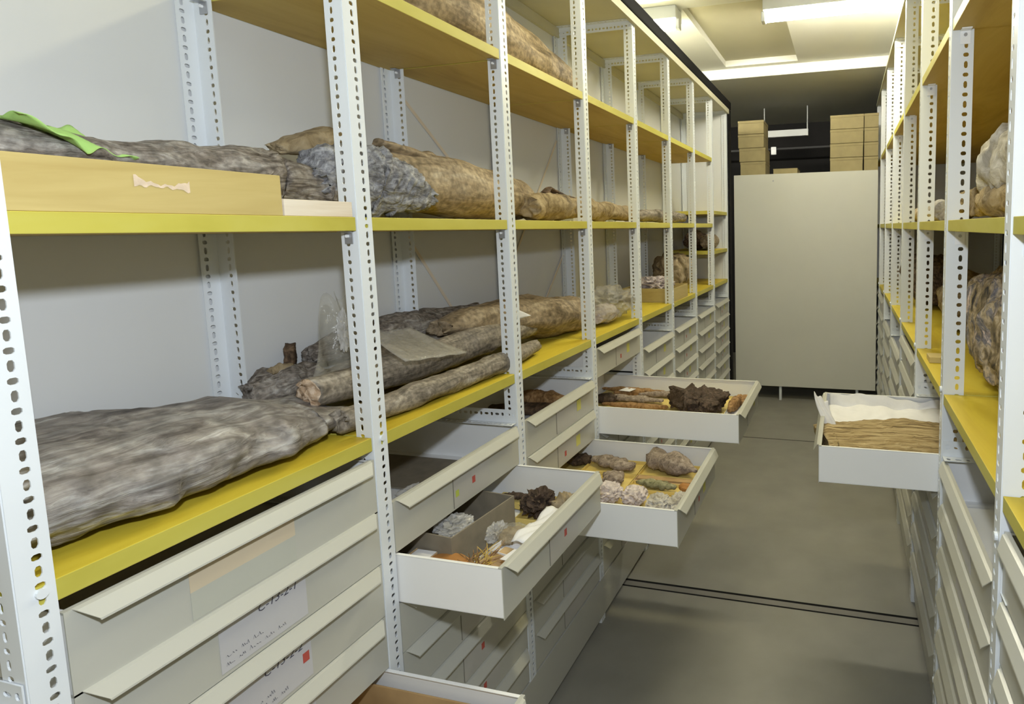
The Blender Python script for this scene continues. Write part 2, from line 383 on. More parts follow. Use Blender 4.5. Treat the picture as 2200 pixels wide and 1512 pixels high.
def scribble(name, loc, W, h, seed, parent):
    """illegible pencil line: a thin wavy stroke on the card (y = along, z = up)"""
    rnd = random.Random(seed); bm = bmesh.new(); y = 0
    while y < W:
        ww = rnd.uniform(.012, .024); n = 9
        pts = [(0, y + ww * k / n, (h * rnd.uniform(.1, 1.) if k % 2 else rnd.uniform(0, .2) * h)) for k in range(n)]
        for p, q in zip(pts, pts[1:]):
            d = .0006
            f = [bm.verts.new(c) for c in ((0, p[1], p[2]), (0, q[1], q[2]), (0, q[1] + d, q[2] + d), (0, p[1] + d, p[2] + d))]
            bm.faces.new(f)
        y += ww + .006
    o = link(name, bm, INK, parent); o.location = loc; return o

# ================================================================== LEFT RACK
rack = empty('shelving_rack', (-1.2, 2.9, FZ)); rack.location = (0, 0, 0)
tag(rack, 'long white slotted-angle rack with yellow shelves and drawers along the left of the aisle', 'shelving rack', None)
Y0, PT, NB = .475, .597, 8
YP = [Y0 + PT * k for k in range(NB + 1)]
HT = 1.0 - FZ
front = angle('upright', HT, .043, .040, (-1, 0, 0), (0, 1, 0), .0192, rack); front.location = (-1.0, YP[0], FZ)
for y in YP[1:]: clone(front, (-1.0, y, FZ), rack)
HB = 1.0 + .442
back = angle('upright', HB, .050, .040, (1, 0, 0), (0, -1, 0), .0192, rack, hf=.68); back.location = (-1.392, YP[0], -.442)
for y in YP[1:]: clone(back, (-1.392, y, -.442), rack)
# cross rails at the top and under the lowest shelf
rt = angle('cross_rail', .39, .038, .03, (0, 0, -1), (0, -1, 0), .0192, rack, up=(-1, 0, 0)); rt.location = (-1.0, YP[0] - .004, 1.0)
for y in YP[1:]: clone(rt, (-1.0, y - .004, 1.0), rack)
rl = angle('cross_rail', .80, .042, .03, (0, 0, 1), (0, -1, 0), .0192, rack, up=(-1, 0, 0)); rl.location = (-1.003, YP[0] - .003, -.602)
for y in YP[1:]: clone(rl, (-1.003, y - .003, -.602), rack)
for z in (1.0,):
    B('top_panel', (-1.42, -.4, 1.002), (-.985, 5.30, 1.022), TOPB, rack)
B('back_panel', (-1.416, -.4, -.44), (-1.400, 5.26, 1.0), PANEL, rack)
B('end_panel', (-1.42, 5.256, -1.60), (-1.0, 5.272, 1.0), PANEL, rack)
bm = bmesh.new(); box(bm, (-1.83, -.4, -1.655), (-.998, 5.27, -1.488)); link('plinth', bm, DRAW, rack)
B('back_edge_angle', (-1.400, -.4, .955), (-1.380, 5.25, 1.0), TOPB, rack)
# black rubber edging: along the top and down the far end
bm = bmesh.new(); box(bm, (-1.02, -.4, 1.024), (-.975, 5.36, 1.092)); link('edge_gasket', bm, BLACK, rack, bevel=.008)
bm = bmesh.new(); box(bm, (-1.02, 5.30, -1.60), (-.985, 5.40, 1.03)); link('edge_gasket', bm, BLACK, rack, bevel=.006)
B('top_edge_strip', (-1.0, -.4, .985), (-.982, 5.30, 1.024), TOPB, rack)
def lshelf(i, z0, z1): # bay i: 1..8
    return board('shelf', -1.398, -1.0015, YP[i - 1] + .003, YP[i] - .003, z0, z1, rack)
for i in range(1, 9): board('shelf', -1.82, -1.0015, YP[i - 1] + .003, YP[i] - .003, -.473, -.443, rack)
for i in range(1, 8): lshelf(i, .009, .038)
lshelf(8, .112, .140); lshelf(8, -.203, -.175)
for i in range(2, 8): lshelf(i, .514, .543)
# clips
cm = bmesh.new(); box(cm, (-.020, -.003, -.026), (.0, -.001, 0)); box(cm, (-.020, -.022, -.002), (0, -.001, 0)); tube(cm, [(-.011, -.003, -.010), (-.011, -.008, -.010)], .0035, 8, 1)
cl = link('shelf_clip', cm, [STEEL, BRIGHT], rack); cl.location = (-1.012, YP[1] - .001, .008)
for k in range(1, 8):
    if k > 1: clone(cl, (-1.012, YP[k] - .001, .008), rack)
    clone(cl, (-1.012, YP[k] - .001, .513), rack) if k > 1 else None
    clone(cl, (-1.352, YP[k] - .001, .513), rack)
clone(cl, (-1.012, YP[8] - .001, .111), rack)
# clear-coated flat braces crossing behind the third bay
def strap(a, b):
    bm = bmesh.new(); L = math.hypot(b[1] - a[1], b[2] - a[2]); box(bm, (-.0008, 0, -.006), (.0008, L, .006))
    o = link('brace', bm, PALEWOOD, rack); o.location = a; o.rotation_euler.x = math.atan2(b[2] - a[2], b[1] - a[1])
strap((-1.3965, 1.70, .46), (-1.3965, 2.24, .05)); strap((-1.3975, 2.82, .45), (-1.3975, 2.30, -.20))
strap((-1.3965, 1.70, .0), (-1.3965, 2.05, -.44)); strap((-1.3945, 2.86, -.10), (-1.3945, 2.52, -.44))
# bolt heads
bm = bmesh.new(); tube(bm, [(0, 0, 0), (.004, 0, 0)], .0065, 12); bolt = link('bolt', bm, WHITE, rack); bolt.location = (-.999, YP[0] + .024, -.452)
for k in range(1, 8): clone(bolt, (-.999, YP[k] + .024, -.452), rack)

ROWT = [-.4925] + [-.487 - .1245 * k for k in range(1, 8)]
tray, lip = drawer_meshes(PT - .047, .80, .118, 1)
card_me = mesh_box('label_card', (0, 0, 0), (.0006, .168, .098), CARD)
cardf_me = mesh_box('label_card', (0, 0, 0), (.0006, .168, .098), paint('buff_grey_card', (.49, .48, .455), .3, .02, 6))
red_me = mesh_box('label_sticker', (0, 0, 0), (.0004, .014, .019), RED)
yel_me = mesh_box('label_sticker', (0, 0, 0), (.0004, .036, .042), YST)
edge_me = mesh_box('card_pocket_edge', (0, 0, 0), (.0012, .0016, .094), paint('dark_pocket_edge', (.20, .19, .16), .5))
grn_me = mesh_box('label_sticker', (0, 0, 0), (.0004, .014, .018), GST)
missing = {(i, 0) for i in (2, 3, 5, 6, 7, 8)} | {(4, 1)}
pull = {(2, 2): .275, (3, 3): .508, (4, 2): .598, (1, 4): .346}
LD = {}
rnd = random.Random(4)
for i in range(1, 9):
    for k in range(8):
        if (i, k) in missing: continue
        d = child('drawer', tray, rack, (-1.0 + pull.get((i, k), 0), YP[i - 1] + .044, ROWT[k])); LD[(i, k)] = d
        child('handle', lip, d)
        if i == 1 and k == 0:
            child('label_card', mesh_box('label_card', (0, 0, 0), (.0006, .19, .048), CARDB), d, (.0004, .155, -.068))
            child('label_card', mesh_box('label_card', (0, 0, 0), (.0006, .19, .047), CARDG), d, (.0004, .155, -.115))
            continue
        child('label_card', card_me if i == 1 else cardf_me, d, (.0003, .190 if i == 1 else .217, -.115))
        if i > 1: child('card_pocket_edge', edge_me, d, (.0003, .2155, -.117))
        if i == 1:
            if k in (1, 2):
                text_mesh('lettering', 'C-13-2-%d' % k, .022, (.0012, .258, -.050), (PI / 2, 0, PI / 2), INK, d)
                scribble('lettering', (.0013, .198, -.092), .07, .009, k * 5 + 1, d); scribble('lettering', (.0013, .198, -.106), .10, .009, k * 5 + 2, d)
            if k > 1: child('label_sticker', red_me, d, (.0011, .338, -.080))
            continue
        if (i, k) == (2, 1):
            child('label_sticker', red_me, d, (.0011, .300, -.082)); child('label_sticker', grn_me, d, (.0011, .225, -.090)); continue
        a = rnd.random()
        if i == 2: child('label_sticker', red_me, d, (.0011, .300, -.082))
        elif k < 3 or a < .6:
            child('label_sticker', yel_me, d, (.0011, .365 + rnd.uniform(-.03, .035), -.090 + rnd.uniform(-.01, .012)))
            if a < .35: child('label_sticker', red_me, d, (.0011, .270, -.095))

# ================================================================== RIGHT RACK
rr = empty('shelving_rack', (0, 0, 0))
tag(rr, 'deep white slotted-angle rack with yellow shelves and drawers along the right of the aisle', 'shelving rack', None)
BX = .2985; RY = [.51 + .737 * k for k in range(9)]; RD = 1.15; RT = 1.165
rf = angle('upright', RT - FZ, .060, .045, (1, 0, 0), (0, 1, 0), .0284, rr, k=1.35, hf=.66); rf.location = (BX, RY[0], FZ)
for y in RY[1:]: clone(rf, (BX, y, FZ), rr)
rb = angle('upright', RT - FZ, .060, .045, (-1, 0, 0), (0, -1, 0), .0284, rr, k=1.35, hf=.66); rb.location = (BX + RD, RY[0], FZ)
for y in RY[1:]: clone(rb, (BX + RD, y, FZ), rr)
r1 = angle('cross_rail', RD, .045, .04, (0, 0, -1), (0, -1, 0), .0284, rr, up=(1, 0, 0), k=1.35); r1.location = (BX, RY[0] - .004, RT)
r2 = angle('cross_rail', RD, .050, .04, (0, 0, 1), (0, -1, 0), .0284, rr, up=(1, 0, 0), k=1.35); r2.location = (BX + .003, RY[0] - .003, -.725)
for y in RY[1:]: clone(r1, (BX, y - .004, RT), rr); clone(r2, (BX + .003, y - .003, -.725), rr)
B('top_panel', (BX - .01, -.3, RT + .002), (BX + RD, 6.42, RT + .022), TOPB, rr)
B('end_panel', (BX, 6.412, -1.6), (BX + RD, 6.426, RT), paint('rack_end_panel', (.60, .60, .62), .5, .03, 3), rr)
B('plinth', (BX + .012, -.3, -1.66), (BX + RD, 6.41, -1.582), DRAW, rr)
for k in range(8):
    ys = (RY[k] + .003, RY[k + 1] - .003)
    for z0, z1 in ((-.558, -.526), (-.021, .012), (.560 + .003 * k, .592 + .003 * k)):
        board('shelf', BX + .002, BX + RD - .003, ys[0], ys[1], z0, z1, rr)
board('shelf', BX + .002, BX + RD, -.2, RY[0] - .003, -.558, -.526, rr)
cm = bmesh.new(); box(cm, (0, -.003, -.040), (.028, -.001, 0)); box(cm, (0, -.03, -.003), (.028, -.001, 0)); tube(cm, [(.014, -.003, -.014), (.014, -.008, -.014)], .005, 8, 1)
cr = link('shelf_clip', cm, [BRIGHT, STEEL], rr); cr.location = (BX + .022, RY[1] - .001, .559)
for k in range(1, 9):
    if k > 1: clone(cr, (BX + .022, RY[k] - .001, .556 + .003 * k), rr)
    clone(cr, (BX + .022, RY[k] - .001, -.022), rr)
bm = bmesh.new(); tube(bm, [(0, 0, 0), (-.006, 0, 0)], .009, 12); bolt = link('bolt', bm, WHITE, rr); bolt.location = (BX - .001, RY[1] + .02, -.62)
for k in range(1, 8):
    if k > 1: clone(bolt, (BX - .001, RY[k] + .02, -.515), rr)
    clone(bolt, (BX - .001, RY[k] + .02, -1.50), rr)
RROW = [-.597 - .14 * k for k in range(7)]
trayr, lipr = drawer_meshes(.737 - .053, .78, .128, -1, .018, .024)
cardr = mesh_box('label_card', (-.0006, 0, 0), (0, .18, .10), CARD)
rmiss = {(1, 0), (2, 0), (4, 0), (5, 0)}
RDW = {}
for i in range(0, 8):
    for k in range(7):
        if (i, k) in rmiss: continue
        d = child('drawer', trayr, rr, (BX + .006 - (.386 if (i, k) == (2, 1) else 0), RY[i] + .049, RROW[k])); RDW[(i, k)] = d
        child('handle', lipr, d); child('label_card', cardr, d, (-.0003, .24, -.122))
        if rnd.random() < .4: child('label_sticker', red_me, d, (-.0012, .38, -.08))

# ================================================================== END OF THE AISLE
cab = empty('storage_cabinet', (-.38, 5.8, FZ))
tag(cab, 'plain grey-beige cabinet end standing on small feet across the end of the aisle', 'cabinet')
B('body', (-.655, 0, .14), (.665, .42, 2.18), ENDP, cab, bevel=.003)
for x in (-.22, .5):
    bm = bmesh.new(); tube(bm, [(x, .03, 0), (x, .03, .14)], .014, 10); link('foot', bm, WHITE, cab)
bm = bmesh.new(); tube(bm, [(-.28, -.0015, 2.115), (-.28, .001, 2.115)], .008, 10); link('screw', bm, STEEL, cab)
def carton(x0, x1, z0, z1, label, group, y=5.86, d=.34):
    t = empty('cardboard_box', ((x0 + x1) / 2, y + d / 2, z0)); w = (x1 - x0) / 2; h = z1 - z0; tag(t, label, 'box', group)
    B('body', (-w, -d / 2, 0), (w, d / 2, h * .80), CARDBOARD, t, bevel=.002)
    B('lid', (-w - .002, -d / 2 - .003, h * .80), (w + .002, d / 2 + .003, h - .003), CARDBOARD, t, bevel=.002)
names = ['bottom', 'second from the bottom', 'third from the bottom', 'topmost']
for k in range(4):
    z0 = .502 + .129 * k; dx = (.02, .01, 0, .0)[k]
    carton(-1.0 + dx, -.745 + (.005 if k < 2 else -.01), z0, z0 + .128, '%s tan cardboard box of the stack by the left rack' % names[k], 'boxes in the left stack')
    z0 = .502 + .1285 * k
    carton(-.14, .150 + .002 * k, z0, z0 + .1275, '%s tan cardboard box of the wide stack right of the dark gap' % names[k], 'boxes in the middle stack')
    carton(.162, .285, z0, z0 + .1275, '%s tan cardboard box of the narrow stack beside the right rack' % names[k], 'boxes in the right stack')
carton(-.665, -.44, .502, .555, 'low brown cardboard box lying in the dark gap between the stacks', None)
t = empty('hanging_lamp', (-.68, 6.9, 1.03)); tag(t, 'unlit white strip lamp hanging in the dark space behind the cabinet', 'lamp')
B('housing', (-.28, -.03, -.035), (.28, .03, .035), WHITE, t)
for x in (-.2, .27):
    bm = bmesh.new(); tube(bm, [(x, 0, .036), (x, 0, .395)], .006, 6); link('hanging_rod', bm, WHITE, t)
t = empty('pipe', (0, 0, 0)); tag(t, 'thin dark pipe with a grey bracket crossing the dark space behind the cabinet', 'pipe')
bm = bmesh.new(); tube(bm, [(-4.2, 7.4, .93), (3.2, 7.4, .93)], .012, 8); link('pipe_run', bm, paint('pipe_grey', (.12, .12, .13), .5), t)
B('bracket', (-.86, 7.35, .86), (-.80, 7.38, .95), STEEL, t)

# ================================================================== SPECIMENS, LEFT LOWEST SHELF (top z -.443)
S0 = -.443
tag(blob('fossil_wood_slab', [(-1.24, .30, -.395), (-1.232, .53, -.378), (-1.198, .72, -.382), (-1.18, .90, -.392), (-1.165, 1.03, -.410), (-1.12, 1.11, -.424)],
         [.12, .185, .180, .160, .115, .045], [.045, .066, .060, .050, .033, .014], SLABM, seed=1, amp=.10, freq=9, stretch=.5, expo=2.7, rings=110, seg=100, roll=-.08, jag=.01, base=S0 + .001, tip=.02, ridge=.16),
    'large flat grey slab of fossil wood on the nearest lowest yellow shelf', 'fossil')
tag(blob('fossil_log', [(-1.165, 1.07, S0 + .090), (-1.155, 1.40, S0 + .082), (-1.15, 1.72, S0 + .092), (-1.16, 2.05, S0 + .088)], [.034, .045, .044, .038], [.034, .045, .046, .038], GLOG,
         seed=2, amp=.10, freq=14, stretch=.4, rings=80, seg=32, jag=.016, jaglen=.014, endmat=CUTEND), 'long grey-brown log with a pale broken end pointing at the large slab', 'fossil')
tag(blob('fossil_log', [(-1.075, 1.06, S0 + .03), (-1.06, 1.30, S0 + .032), (-1.045, 1.62, S0 + .034), (-1.08, 1.95, S0 + .03)], [.026, .034, .034, .022], [.026, .030, .032, .022], GLOG,
         seed=3, amp=.14, freq=14, stretch=.4, rings=80, seg=32, jag=.012, base=S0), 'thinner grey log lying in front of the long log at the shelf edge', 'fossil')
tag(blob('fossil_log', [(-1.27, 1.18, S0 + .06), (-1.28, 1.40, S0 + .06), (-1.27, 1.70, S0 + .07), (-1.28, 1.92, S0 + .07)], [.03, .055, .06, .04], [.03, .055, .06, .04], GLOG, seed=5, amp=.2, freq=12, rings=60, seg=32, base=S0, jag=.01),
    'dark brown log lying behind the long grey log against the panel', 'fossil')
tag(blob('fossil_log', [(-1.345, 1.25, S0 + .13), (-1.345, 1.42, S0 + .14), (-1.34, 1.62, S0 + .15), (-1.34, 1.98, S0 + .14)], [.02, .04, .04, .03], [.03, .045, .05, .04], BARK, seed=15, amp=.2, freq=12, rings=50, seg=28, jag=.01),
    'mottled grey-brown log on top at the back, right of the polythene sheet', 'fossil')
tag(blob('fossil_block', [(-1.345, 1.07, S0 + .05), (-1.33, 1.15, S0 + .055), (-1.31, 1.24, S0 + .05)], [.035, .05, .04], [.05, .06, .05], BARK, seed=6, amp=.25, freq=14, expo=3, rings=30, base=S0, jag=.01),
    'rough grey block behind the slab at the foot of the back upright', 'fossil')
tag(blob('fossil_fragment', [(-1.33, 1.122, -.322), (-1.33, 1.15, -.320), (-1.33, 1.182, -.323)], [.010, .014, .011], [.009, .012, .010], MUD, seed=7, amp=.2, freq=30, rings=14, seg=16),
    'small dark oval fragment lying on the grey block', 'fossil')
tag(blob('fossil_fragment', [(-1.365, 1.21, -.33), (-1.366, 1.212, -.30), (-1.368, 1.215, -.272)], [.011, .012, .011], [.014, .015, .013], DBROWN, seed=8, amp=.18, expo=4, freq=60, rings=14, seg=16),
    'small knobbly brown fragment leaning on the back panel above the grey block', 'fossil')
tag(blob('fossil_log', [(-1.22, 1.60, S0 + .15), (-1.205, 1.75, S0 + .150), (-1.20, 1.95, S0 + .135), (-1.19, 2.2, S0 + .10), (-1.18, 2.40, S0 + .08), (-1.19, 2.55, S0 + .07)],
         [.045, .065, .085, .105, .100, .07], [.024, .048, .066, .082, .075, .055], BROWN, seed=9, amp=.16, freq=8, expo=2.3, rings=80, seg=40, jag=.012, ridge=.15),
    'big brown fossil log with a split tip and a white tag on the lowest shelf', 'fossil')
o = sheet('paper_tag', lambda u, v: Vector((-1.115 + .012 * v, 1.845 + .12 * v, -.252 - .050 * v - .055 * u * (1 - v))), 4, 4, PAPER); tag(o, 'small white paper tag lying on the big brown fossil log', 'tag')
# polythene
def f1(u, v):
    w_ = 1 - .72 * v
    return Vector((-1.25 + .012 * math.sin(9 * u + 5 * v) + .05 * (1 - v), 1.215 + (u - .5) * .23 * w_ + .035 * v, S0 + .085 + .205 * v + .012 * math.sin(14 * u)))
o = sheet('plastic_bag', f1, 16, 16, BAG); tag(o, 'upright clear plastic bag with a peaked top behind the second upright', 'bag')
o = crumple('plastic_bag', (-1.2, 1.218, -.235), (.012, .020, .062), SHINE, 3, amp=.5, sub=4); tag(o, 'narrow shiny crumpled bag corner behind the second upright', 'bag')
def f2(u, v):
    return Vector((-1.21 + .14 * v, 1.27 + .26 * u * (.72 + .28 * v) + .0 * v, -.235 - .085 * v - .01 * math.sin(3.1 * u) * (1 - v) + .0015 * math.sin(20 * u + 7 * v) - .03 * u))
o = sheet('plastic_sheet', f2, 14, 12, BAGD); tag(o, 'flat clouded plastic sheet resting on the long grey log', 'plastic sheet')
o = crumple('plastic_bag', (-1.12, 2.76, S0 + .08), (.12, .27, .095), BAGD, 5, amp=.35, base=S0 + .001); tag(o, 'puffy clear plastic bag left of the wooden tray on the lowest shelf', 'bag')
o = blob('fossil_fragment', [(-1.12, 2.55, S0 + .04), (-1.11, 2.66, S0 + .05), (-1.12, 2.80, S0 + .04)], [.05, .06, .04], [.03, .042, .025], CRUMB, seed=31, amp=.2, rings=20, base=S0); tag(o, 'pinkish specimen inside the puffy clear bag', 'fossil')
def tray_box(name, x0, x1, y0, y1, z, h, mat, label, cat='tray', group=None, th=.006, rot=0., bevel=.001):
    cx, cy = (x0 + x1) / 2, (y0 + y1) / 2; w, d = (x1 - x0) / 2, (y1 - y0) / 2
    bm = bmesh.new(); box(bm, (-w, -d, 0), (w, d, th))
    box(bm, (-w, -d, th), (-w + th, d, h)); box(bm, (w - th, -d, th), (w, d, h)); box(bm, (-w + th, -d, th), (w - th, -d + th, h)); box(bm, (-w + th, d - th, th), (w - th, d, h))
    o = link(name, bm, mat, bevel=bevel); o.location = (cx, cy, z); o.rotation_euler.z = rot
    tag(o, label, cat, group); return o
tray_box('wooden_tray', -1.33, -1.005, 3.50, 3.86, S0, .085, PLY, 'small yellow-brown wooden tray on the lowest shelf beside the round log')
o = crumple('crumpled_paper', (-1.17, 3.68, S0 + .10), (.13, .15, .065), CRUMB, 8, amp=.5, base=S0 + .030); tag(o, 'crumpled pale tissue paper heaped in the small wooden tray', 'paper')
tag(blob('fossil_log', [(-1.19, 3.98, S0 + .12), (-1.20, 4.2, S0 + .12), (-1.20, 4.44, S0 + .11)], [.10, .135, .10], [.10, .13, .10], MUD, seed=11, amp=.22, freq=14, rings=36, base=S0, tip=.03),
    'short thick round grey-brown stump behind the small wooden tray', 'fossil')
# bay 8, between the extra shelves
tag(blob('fossil_log', [(-1.2, 4.70, -.1), (-1.2, 4.9, -.1), (-1.2, 5.15, -.1)], [.07, .08, .05], [.06, .075, .05], DBROWN, seed=12, amp=.2, rings=24, base=-.175),
    'dark lump on the low extra shelf of the farthest bay', 'fossil')
tag(blob('fossil_log', [(-1.08, 4.72, -.1), (-1.08, 4.95, -.1), (-1.1, 5.18, -.1)], [.04, .055, .04], [.05, .06, .05], BROWN, seed=13, amp=.2, rings=24, base=-.175),
    'yellow-brown stone in front of the dark lump on the low extra shelf', 'fossil')
# ================================================================== LEFT MIDDLE SHELF (top z .038)
S1 = .0382
cr_ = empty('wooden_crate', (-1.0, .70, S1)); tag(cr_, 'yellow plywood crate with a patched handle slot on the nearest middle shelf', 'crate')
y0, y1 = -.68, .200; CH = .073
bm = bmesh.new(); v, f = box(bm, (-.016, y0, 0), (-.003, y1, CH))
link('front_board', bm, PLY, cr_, bevel=.001)
B('side_board', (-.345, y1 - .013, 0), (-.016, y1, CH), PLY, cr_); B('side_board', (-.345, y0, 0), (-.016, y0 + .013, CH), PLY, cr_)
B('rear_board', (-.358, y0, 0), (-.345, y1, CH), PLY, cr_); B('bottom_board', (-.345, y0 + .013, 0), (-.016, y1 - .013, .008), PLY, cr_)
bm = bmesh.new(); N = 24; up = []; dn = []
for k in range(N + 1):
    t = k / N; yy = -.040 + .078 * t
    e = .0085 * (abs(2 * t - 1) ** 2.2) + .0025; cz = .047 - .004 * math.sin(t * 3) - .004 * t + (.0015 * math.sin(t * 25))
    up.append(bm.verts.new((-.0022, yy, cz + e * .8 + .001 * math.sin(k * 2.1)))); dn.append(bm.verts.new((-.0022, yy, cz - e * .8 - .001 * math.sin(k * 1.7))))
for k in range(N): bm.faces.new((up[k], up[k + 1], dn[k + 1], dn[k]))
link('handle_patch', bm, paint('plaster_patch', (.70, .56, .42), .8, .08, 60, bump=.3), cr_)
o = B('wooden_batten', (-1.032, .904, S1), (-1.003, 1.064, S1 + .031), PALEWOOD, bevel=.001); tag(o, 'pale unpainted wooden batten beside the crate on the middle shelf', 'batten')
tag(blob('fossil_log', [(-1.22, .30, S1 + .13), (-1.21, .55, S1 + .112), (-1.20, .72, S1 + .094), (-1.20, .88, S1 + .088), (-1.21, 1.05, S1 + .085), (-1.17, 1.16, S1 + .060), (-1.13, 1.22, S1 + .04)],
         [.04, .05, .055, .06, .07, .06, .03], [.035, .038, .040, .050, .062, .055, .03], BARK, seed=14, amp=.13, freq=14, stretch=.4, rings=110, seg=44, jag=.015, ridge=.15),
    'long grey bark-covered log lying in the yellow plywood crate', 'fossil')
def fg(u, v):
    y = .612 + .150 * u; return Vector((-1.135 - .06 * v + .012 * math.sin(6 * u), y, S1 + .143 - .030 * u - .070 * max(0, u - .72) - .030 * (1 - v) * (1 - abs(2 * u - 1)) + .020 * math.exp(-((u - .62) / .16) ** 2) * v + .004 * math.sin(21 * u + 6 * v)))
o = sheet('green_tissue', fg, 40, 10, GREEN); tag(o, 'piece of bright green tissue draped on the log in the crate', 'tissue')
tag(blob('wood_plank', [(-1.285, 1.15, S1 + .165), (-1.285, 1.21, S1 + .183), (-1.28, 1.29, S1 + .208), (-1.28, 1.35, S1 + .214)], [.024, .042, .042, .022], [.016, .024, .028, .016], MUD, seed=16, amp=.12, freq=20, expo=3.2, rings=36, jag=.01),
    'short brown plank-like piece leaning on the bluish grey chunk', 'fossil')
tag(blob('fossil_chunk', [(-1.16, 1.12, S1 + .06), (-1.165, 1.17, S1 + .080), (-1.16, 1.25, S1 + .085), (-1.145, 1.33, S1 + .072), (-1.13, 1.40, S1 + .050), (-1.12, 1.44, S1 + .038)], [.045, .080, .095, .09, .075, .045], [.035, .074, .082, .070, .048, .028], CHUNK,
         seed=17, amp=.15, freq=16, stretch=.8, expo=2.6, rings=90, seg=72, jag=.02, base=S1, ridge=.3), 'rough bluish grey fossil chunk behind the second upright on the middle shelf', 'fossil')
tag(blob('fossil_log', [(-1.23, 1.40, S1 + .118), (-1.225, 1.55, S1 + .105), (-1.22, 1.72, S1 + .095), (-1.22, 1.92, S1 + .088), (-1.22, 2.10, S1 + .08), (-1.22, 2.17, S1 + .07)], [.07, .085, .095, .09, .078, .05], [.07, .088, .095, .088, .075, .045], BROWN,
         seed=18, amp=.08, freq=7, rings=90, seg=48, jag=.02, base=S1), 'big smooth brown fossil log beside the bluish grey chunk', 'fossil')
tag(blob('fossil_splinter', [(-1.21, 1.39, S1 + .208), (-1.21, 1.47, S1 + .196), (-1.19, 1.62, S1 + .180), (-1.175, 1.84, S1 + .155)], [.022, .030, .020, .004], [.010, .015, .012, .003], BROWN, seed=19, amp=.2, freq=25, rings=30, seg=20),
    'long pointed splinter of wood on top of the big brown log', 'fossil')
tag(blob('fossil_chip', [(-1.26, 1.60, S1 + .20), (-1.26, 1.65, S1 + .205), (-1.26, 1.70, S1 + .20)], [.012, .02, .012], [.008, .012, .008], BROWN, seed=20, amp=.2, freq=25, rings=12, seg=14),
    'small brown chip on the crest of the big brown log', 'fossil')
tag(blob('fossil_log', [(-1.13, 2.02, S1 + .05), (-1.14, 2.12, S1 + .055), (-1.15, 2.4, S1 + .055), (-1.15, 2.75, S1 + .05), (-1.14, 3.15, S1 + .045)], [.05, .055, .055, .045, .04], [.045, .050, .050, .045, .035], MUD,
         seed=21, amp=.2, freq=14, stretch=.5, rings=70, seg=32, jag=.02, base=S1), 'brown log with a splintered end following the big brown log', 'fossil')
tag(blob('fossil_splinter', [(-1.14, 2.16, S1 + .10), (-1.15, 2.24, S1 + .135), (-1.15, 2.36, S1 + .105), (-1.16, 2.6, S1 + .095)], [.02, .014, .02, .01], [.014, .006, .012, .006], DBROWN, seed=22, amp=.3, freq=25, rings=24, seg=14),
    'dark bark flake standing up on the splintered brown log', 'fossil')
tag(blob('fossil_log', [(-1.10, 3.12, S1 + .05), (-1.10, 3.4, S1 + .055), (-1.08, 3.75, S1 + .052), (-1.06, 3.98, S1 + .05)], [.03, .036, .034, .026], [.03, .038, .036, .028], GLOG,
         seed=23, amp=.14, freq=14, rings=40, seg=28, jag=.015, base=S1), 'thin straight grey-brown log end near the far bays of the middle shelf', 'fossil')
# top shelf (z .543)
S2 = .5432
tag(blob('fossil_log', [(-1.21, 1.25, S2 + .10), (-1.20, 1.50, S2 + .115), (-1.20, 1.80, S2 + .115), (-1.20, 2.05, S2 + .11), (-1.19, 2.35, S2 + .09), (-1.17, 2.56, S2 + .065)], [.08, .105, .115, .11, .09, .055], [.08, .11, .12, .11, .09, .055], BROWN,
         seed=24, amp=.12, freq=7, rings=80, seg=44, jag=.02, base=S2, ridge=.15), 'large brown fossil log on the highest yellow shelf', 'fossil')

# ================================================================== RIGHT RACK SPECIMENS
T0 = -.5255; T1 = .0125
tag(blob('fossil_log', [(.50, 2.36, T0 + .15), (.51, 2.22, T0 + .17), (.53, 2.0, T0 + .17), (.56, 1.75, T0 + .165), (.60, 1.50, T0 + .15)], [.055, .105, .135, .14, .11], [.10, .165, .180, .17, .13], RLOG,
         seed=25, amp=.14, freq=9, stretch=1.0, expo=2.4, rings=70, seg=60, base=T0, tip=.02, ridge=.3), 'massive striped fossil log on the lowest shelf of the right rack', 'fossil')
tag(blob('fossil_log', [(.56, 3.0, T0 + .12), (.60, 3.3, T0 + .13), (.62, 3.7, T0 + .12)], [.10, .13, .10], [.10, .13, .10], MUD, seed=26, amp=.2, freq=9, rings=30, base=T0),
    'brown log behind the massive striped log on the right lowest shelf', 'fossil')
tag(blob('fossil_log', [(.80, 2.3, T0 + .25), (.78, 2.7, T0 + .28), (.80, 3.2, T0 + .25)], [.14, .16, .10], [.17, .18, .12], DBROWN, seed=27, amp=.2, freq=7, rings=36, base=T0),
    'dark reddish brown log deep in the right lowest shelf', 'fossil')
tag(blob('fossil_log', [(.52, 3.95, T0 + .2), (.52, 4.2, T0 + .2), (.55, 4.6, T0 + .2)], [.13, .14, .10], [.15, .16, .10], DBROWN, seed=28, amp=.2, freq=9, rings=30, base=T0),
    'dark log farther along the right lowest shelf', 'fossil')
tag(blob('fossil_log', [(.50, 4.85, T0 + .1), (.50, 5.1, T0 + .1), (.52, 5.4, T0 + .1)], [.10, .12, .08], [.09, .10, .08], BROWN, seed=29, amp=.2, freq=9, rings=24, base=T0),
    'farthest brown log on the right lowest shelf', 'fossil')
o = B('wood_block', (.315, 2.43, T0), (.395, 2.515, T0 + .022), PLY, bevel=.001); tag(o, 'small square plywood block at the edge of the right lowest shelf', 'block')
tag(blob('rock', [(.46, 2.17, T1 + .12), (.455, 2.10, T1 + .145), (.47, 1.98, T1 + .17), (.50, 1.84, T1 + .19), (.53, 1.75, T1 + .18)], [.03, .06, .075, .07, .04], [.045, .085, .105, .11, .08], ROCK, seed=30, amp=.2, freq=10, stretch=1, rings=50, seg=44, tip=.01),
    'pale grey upright rock leaning on brown stones on the right middle shelf', 'rock')
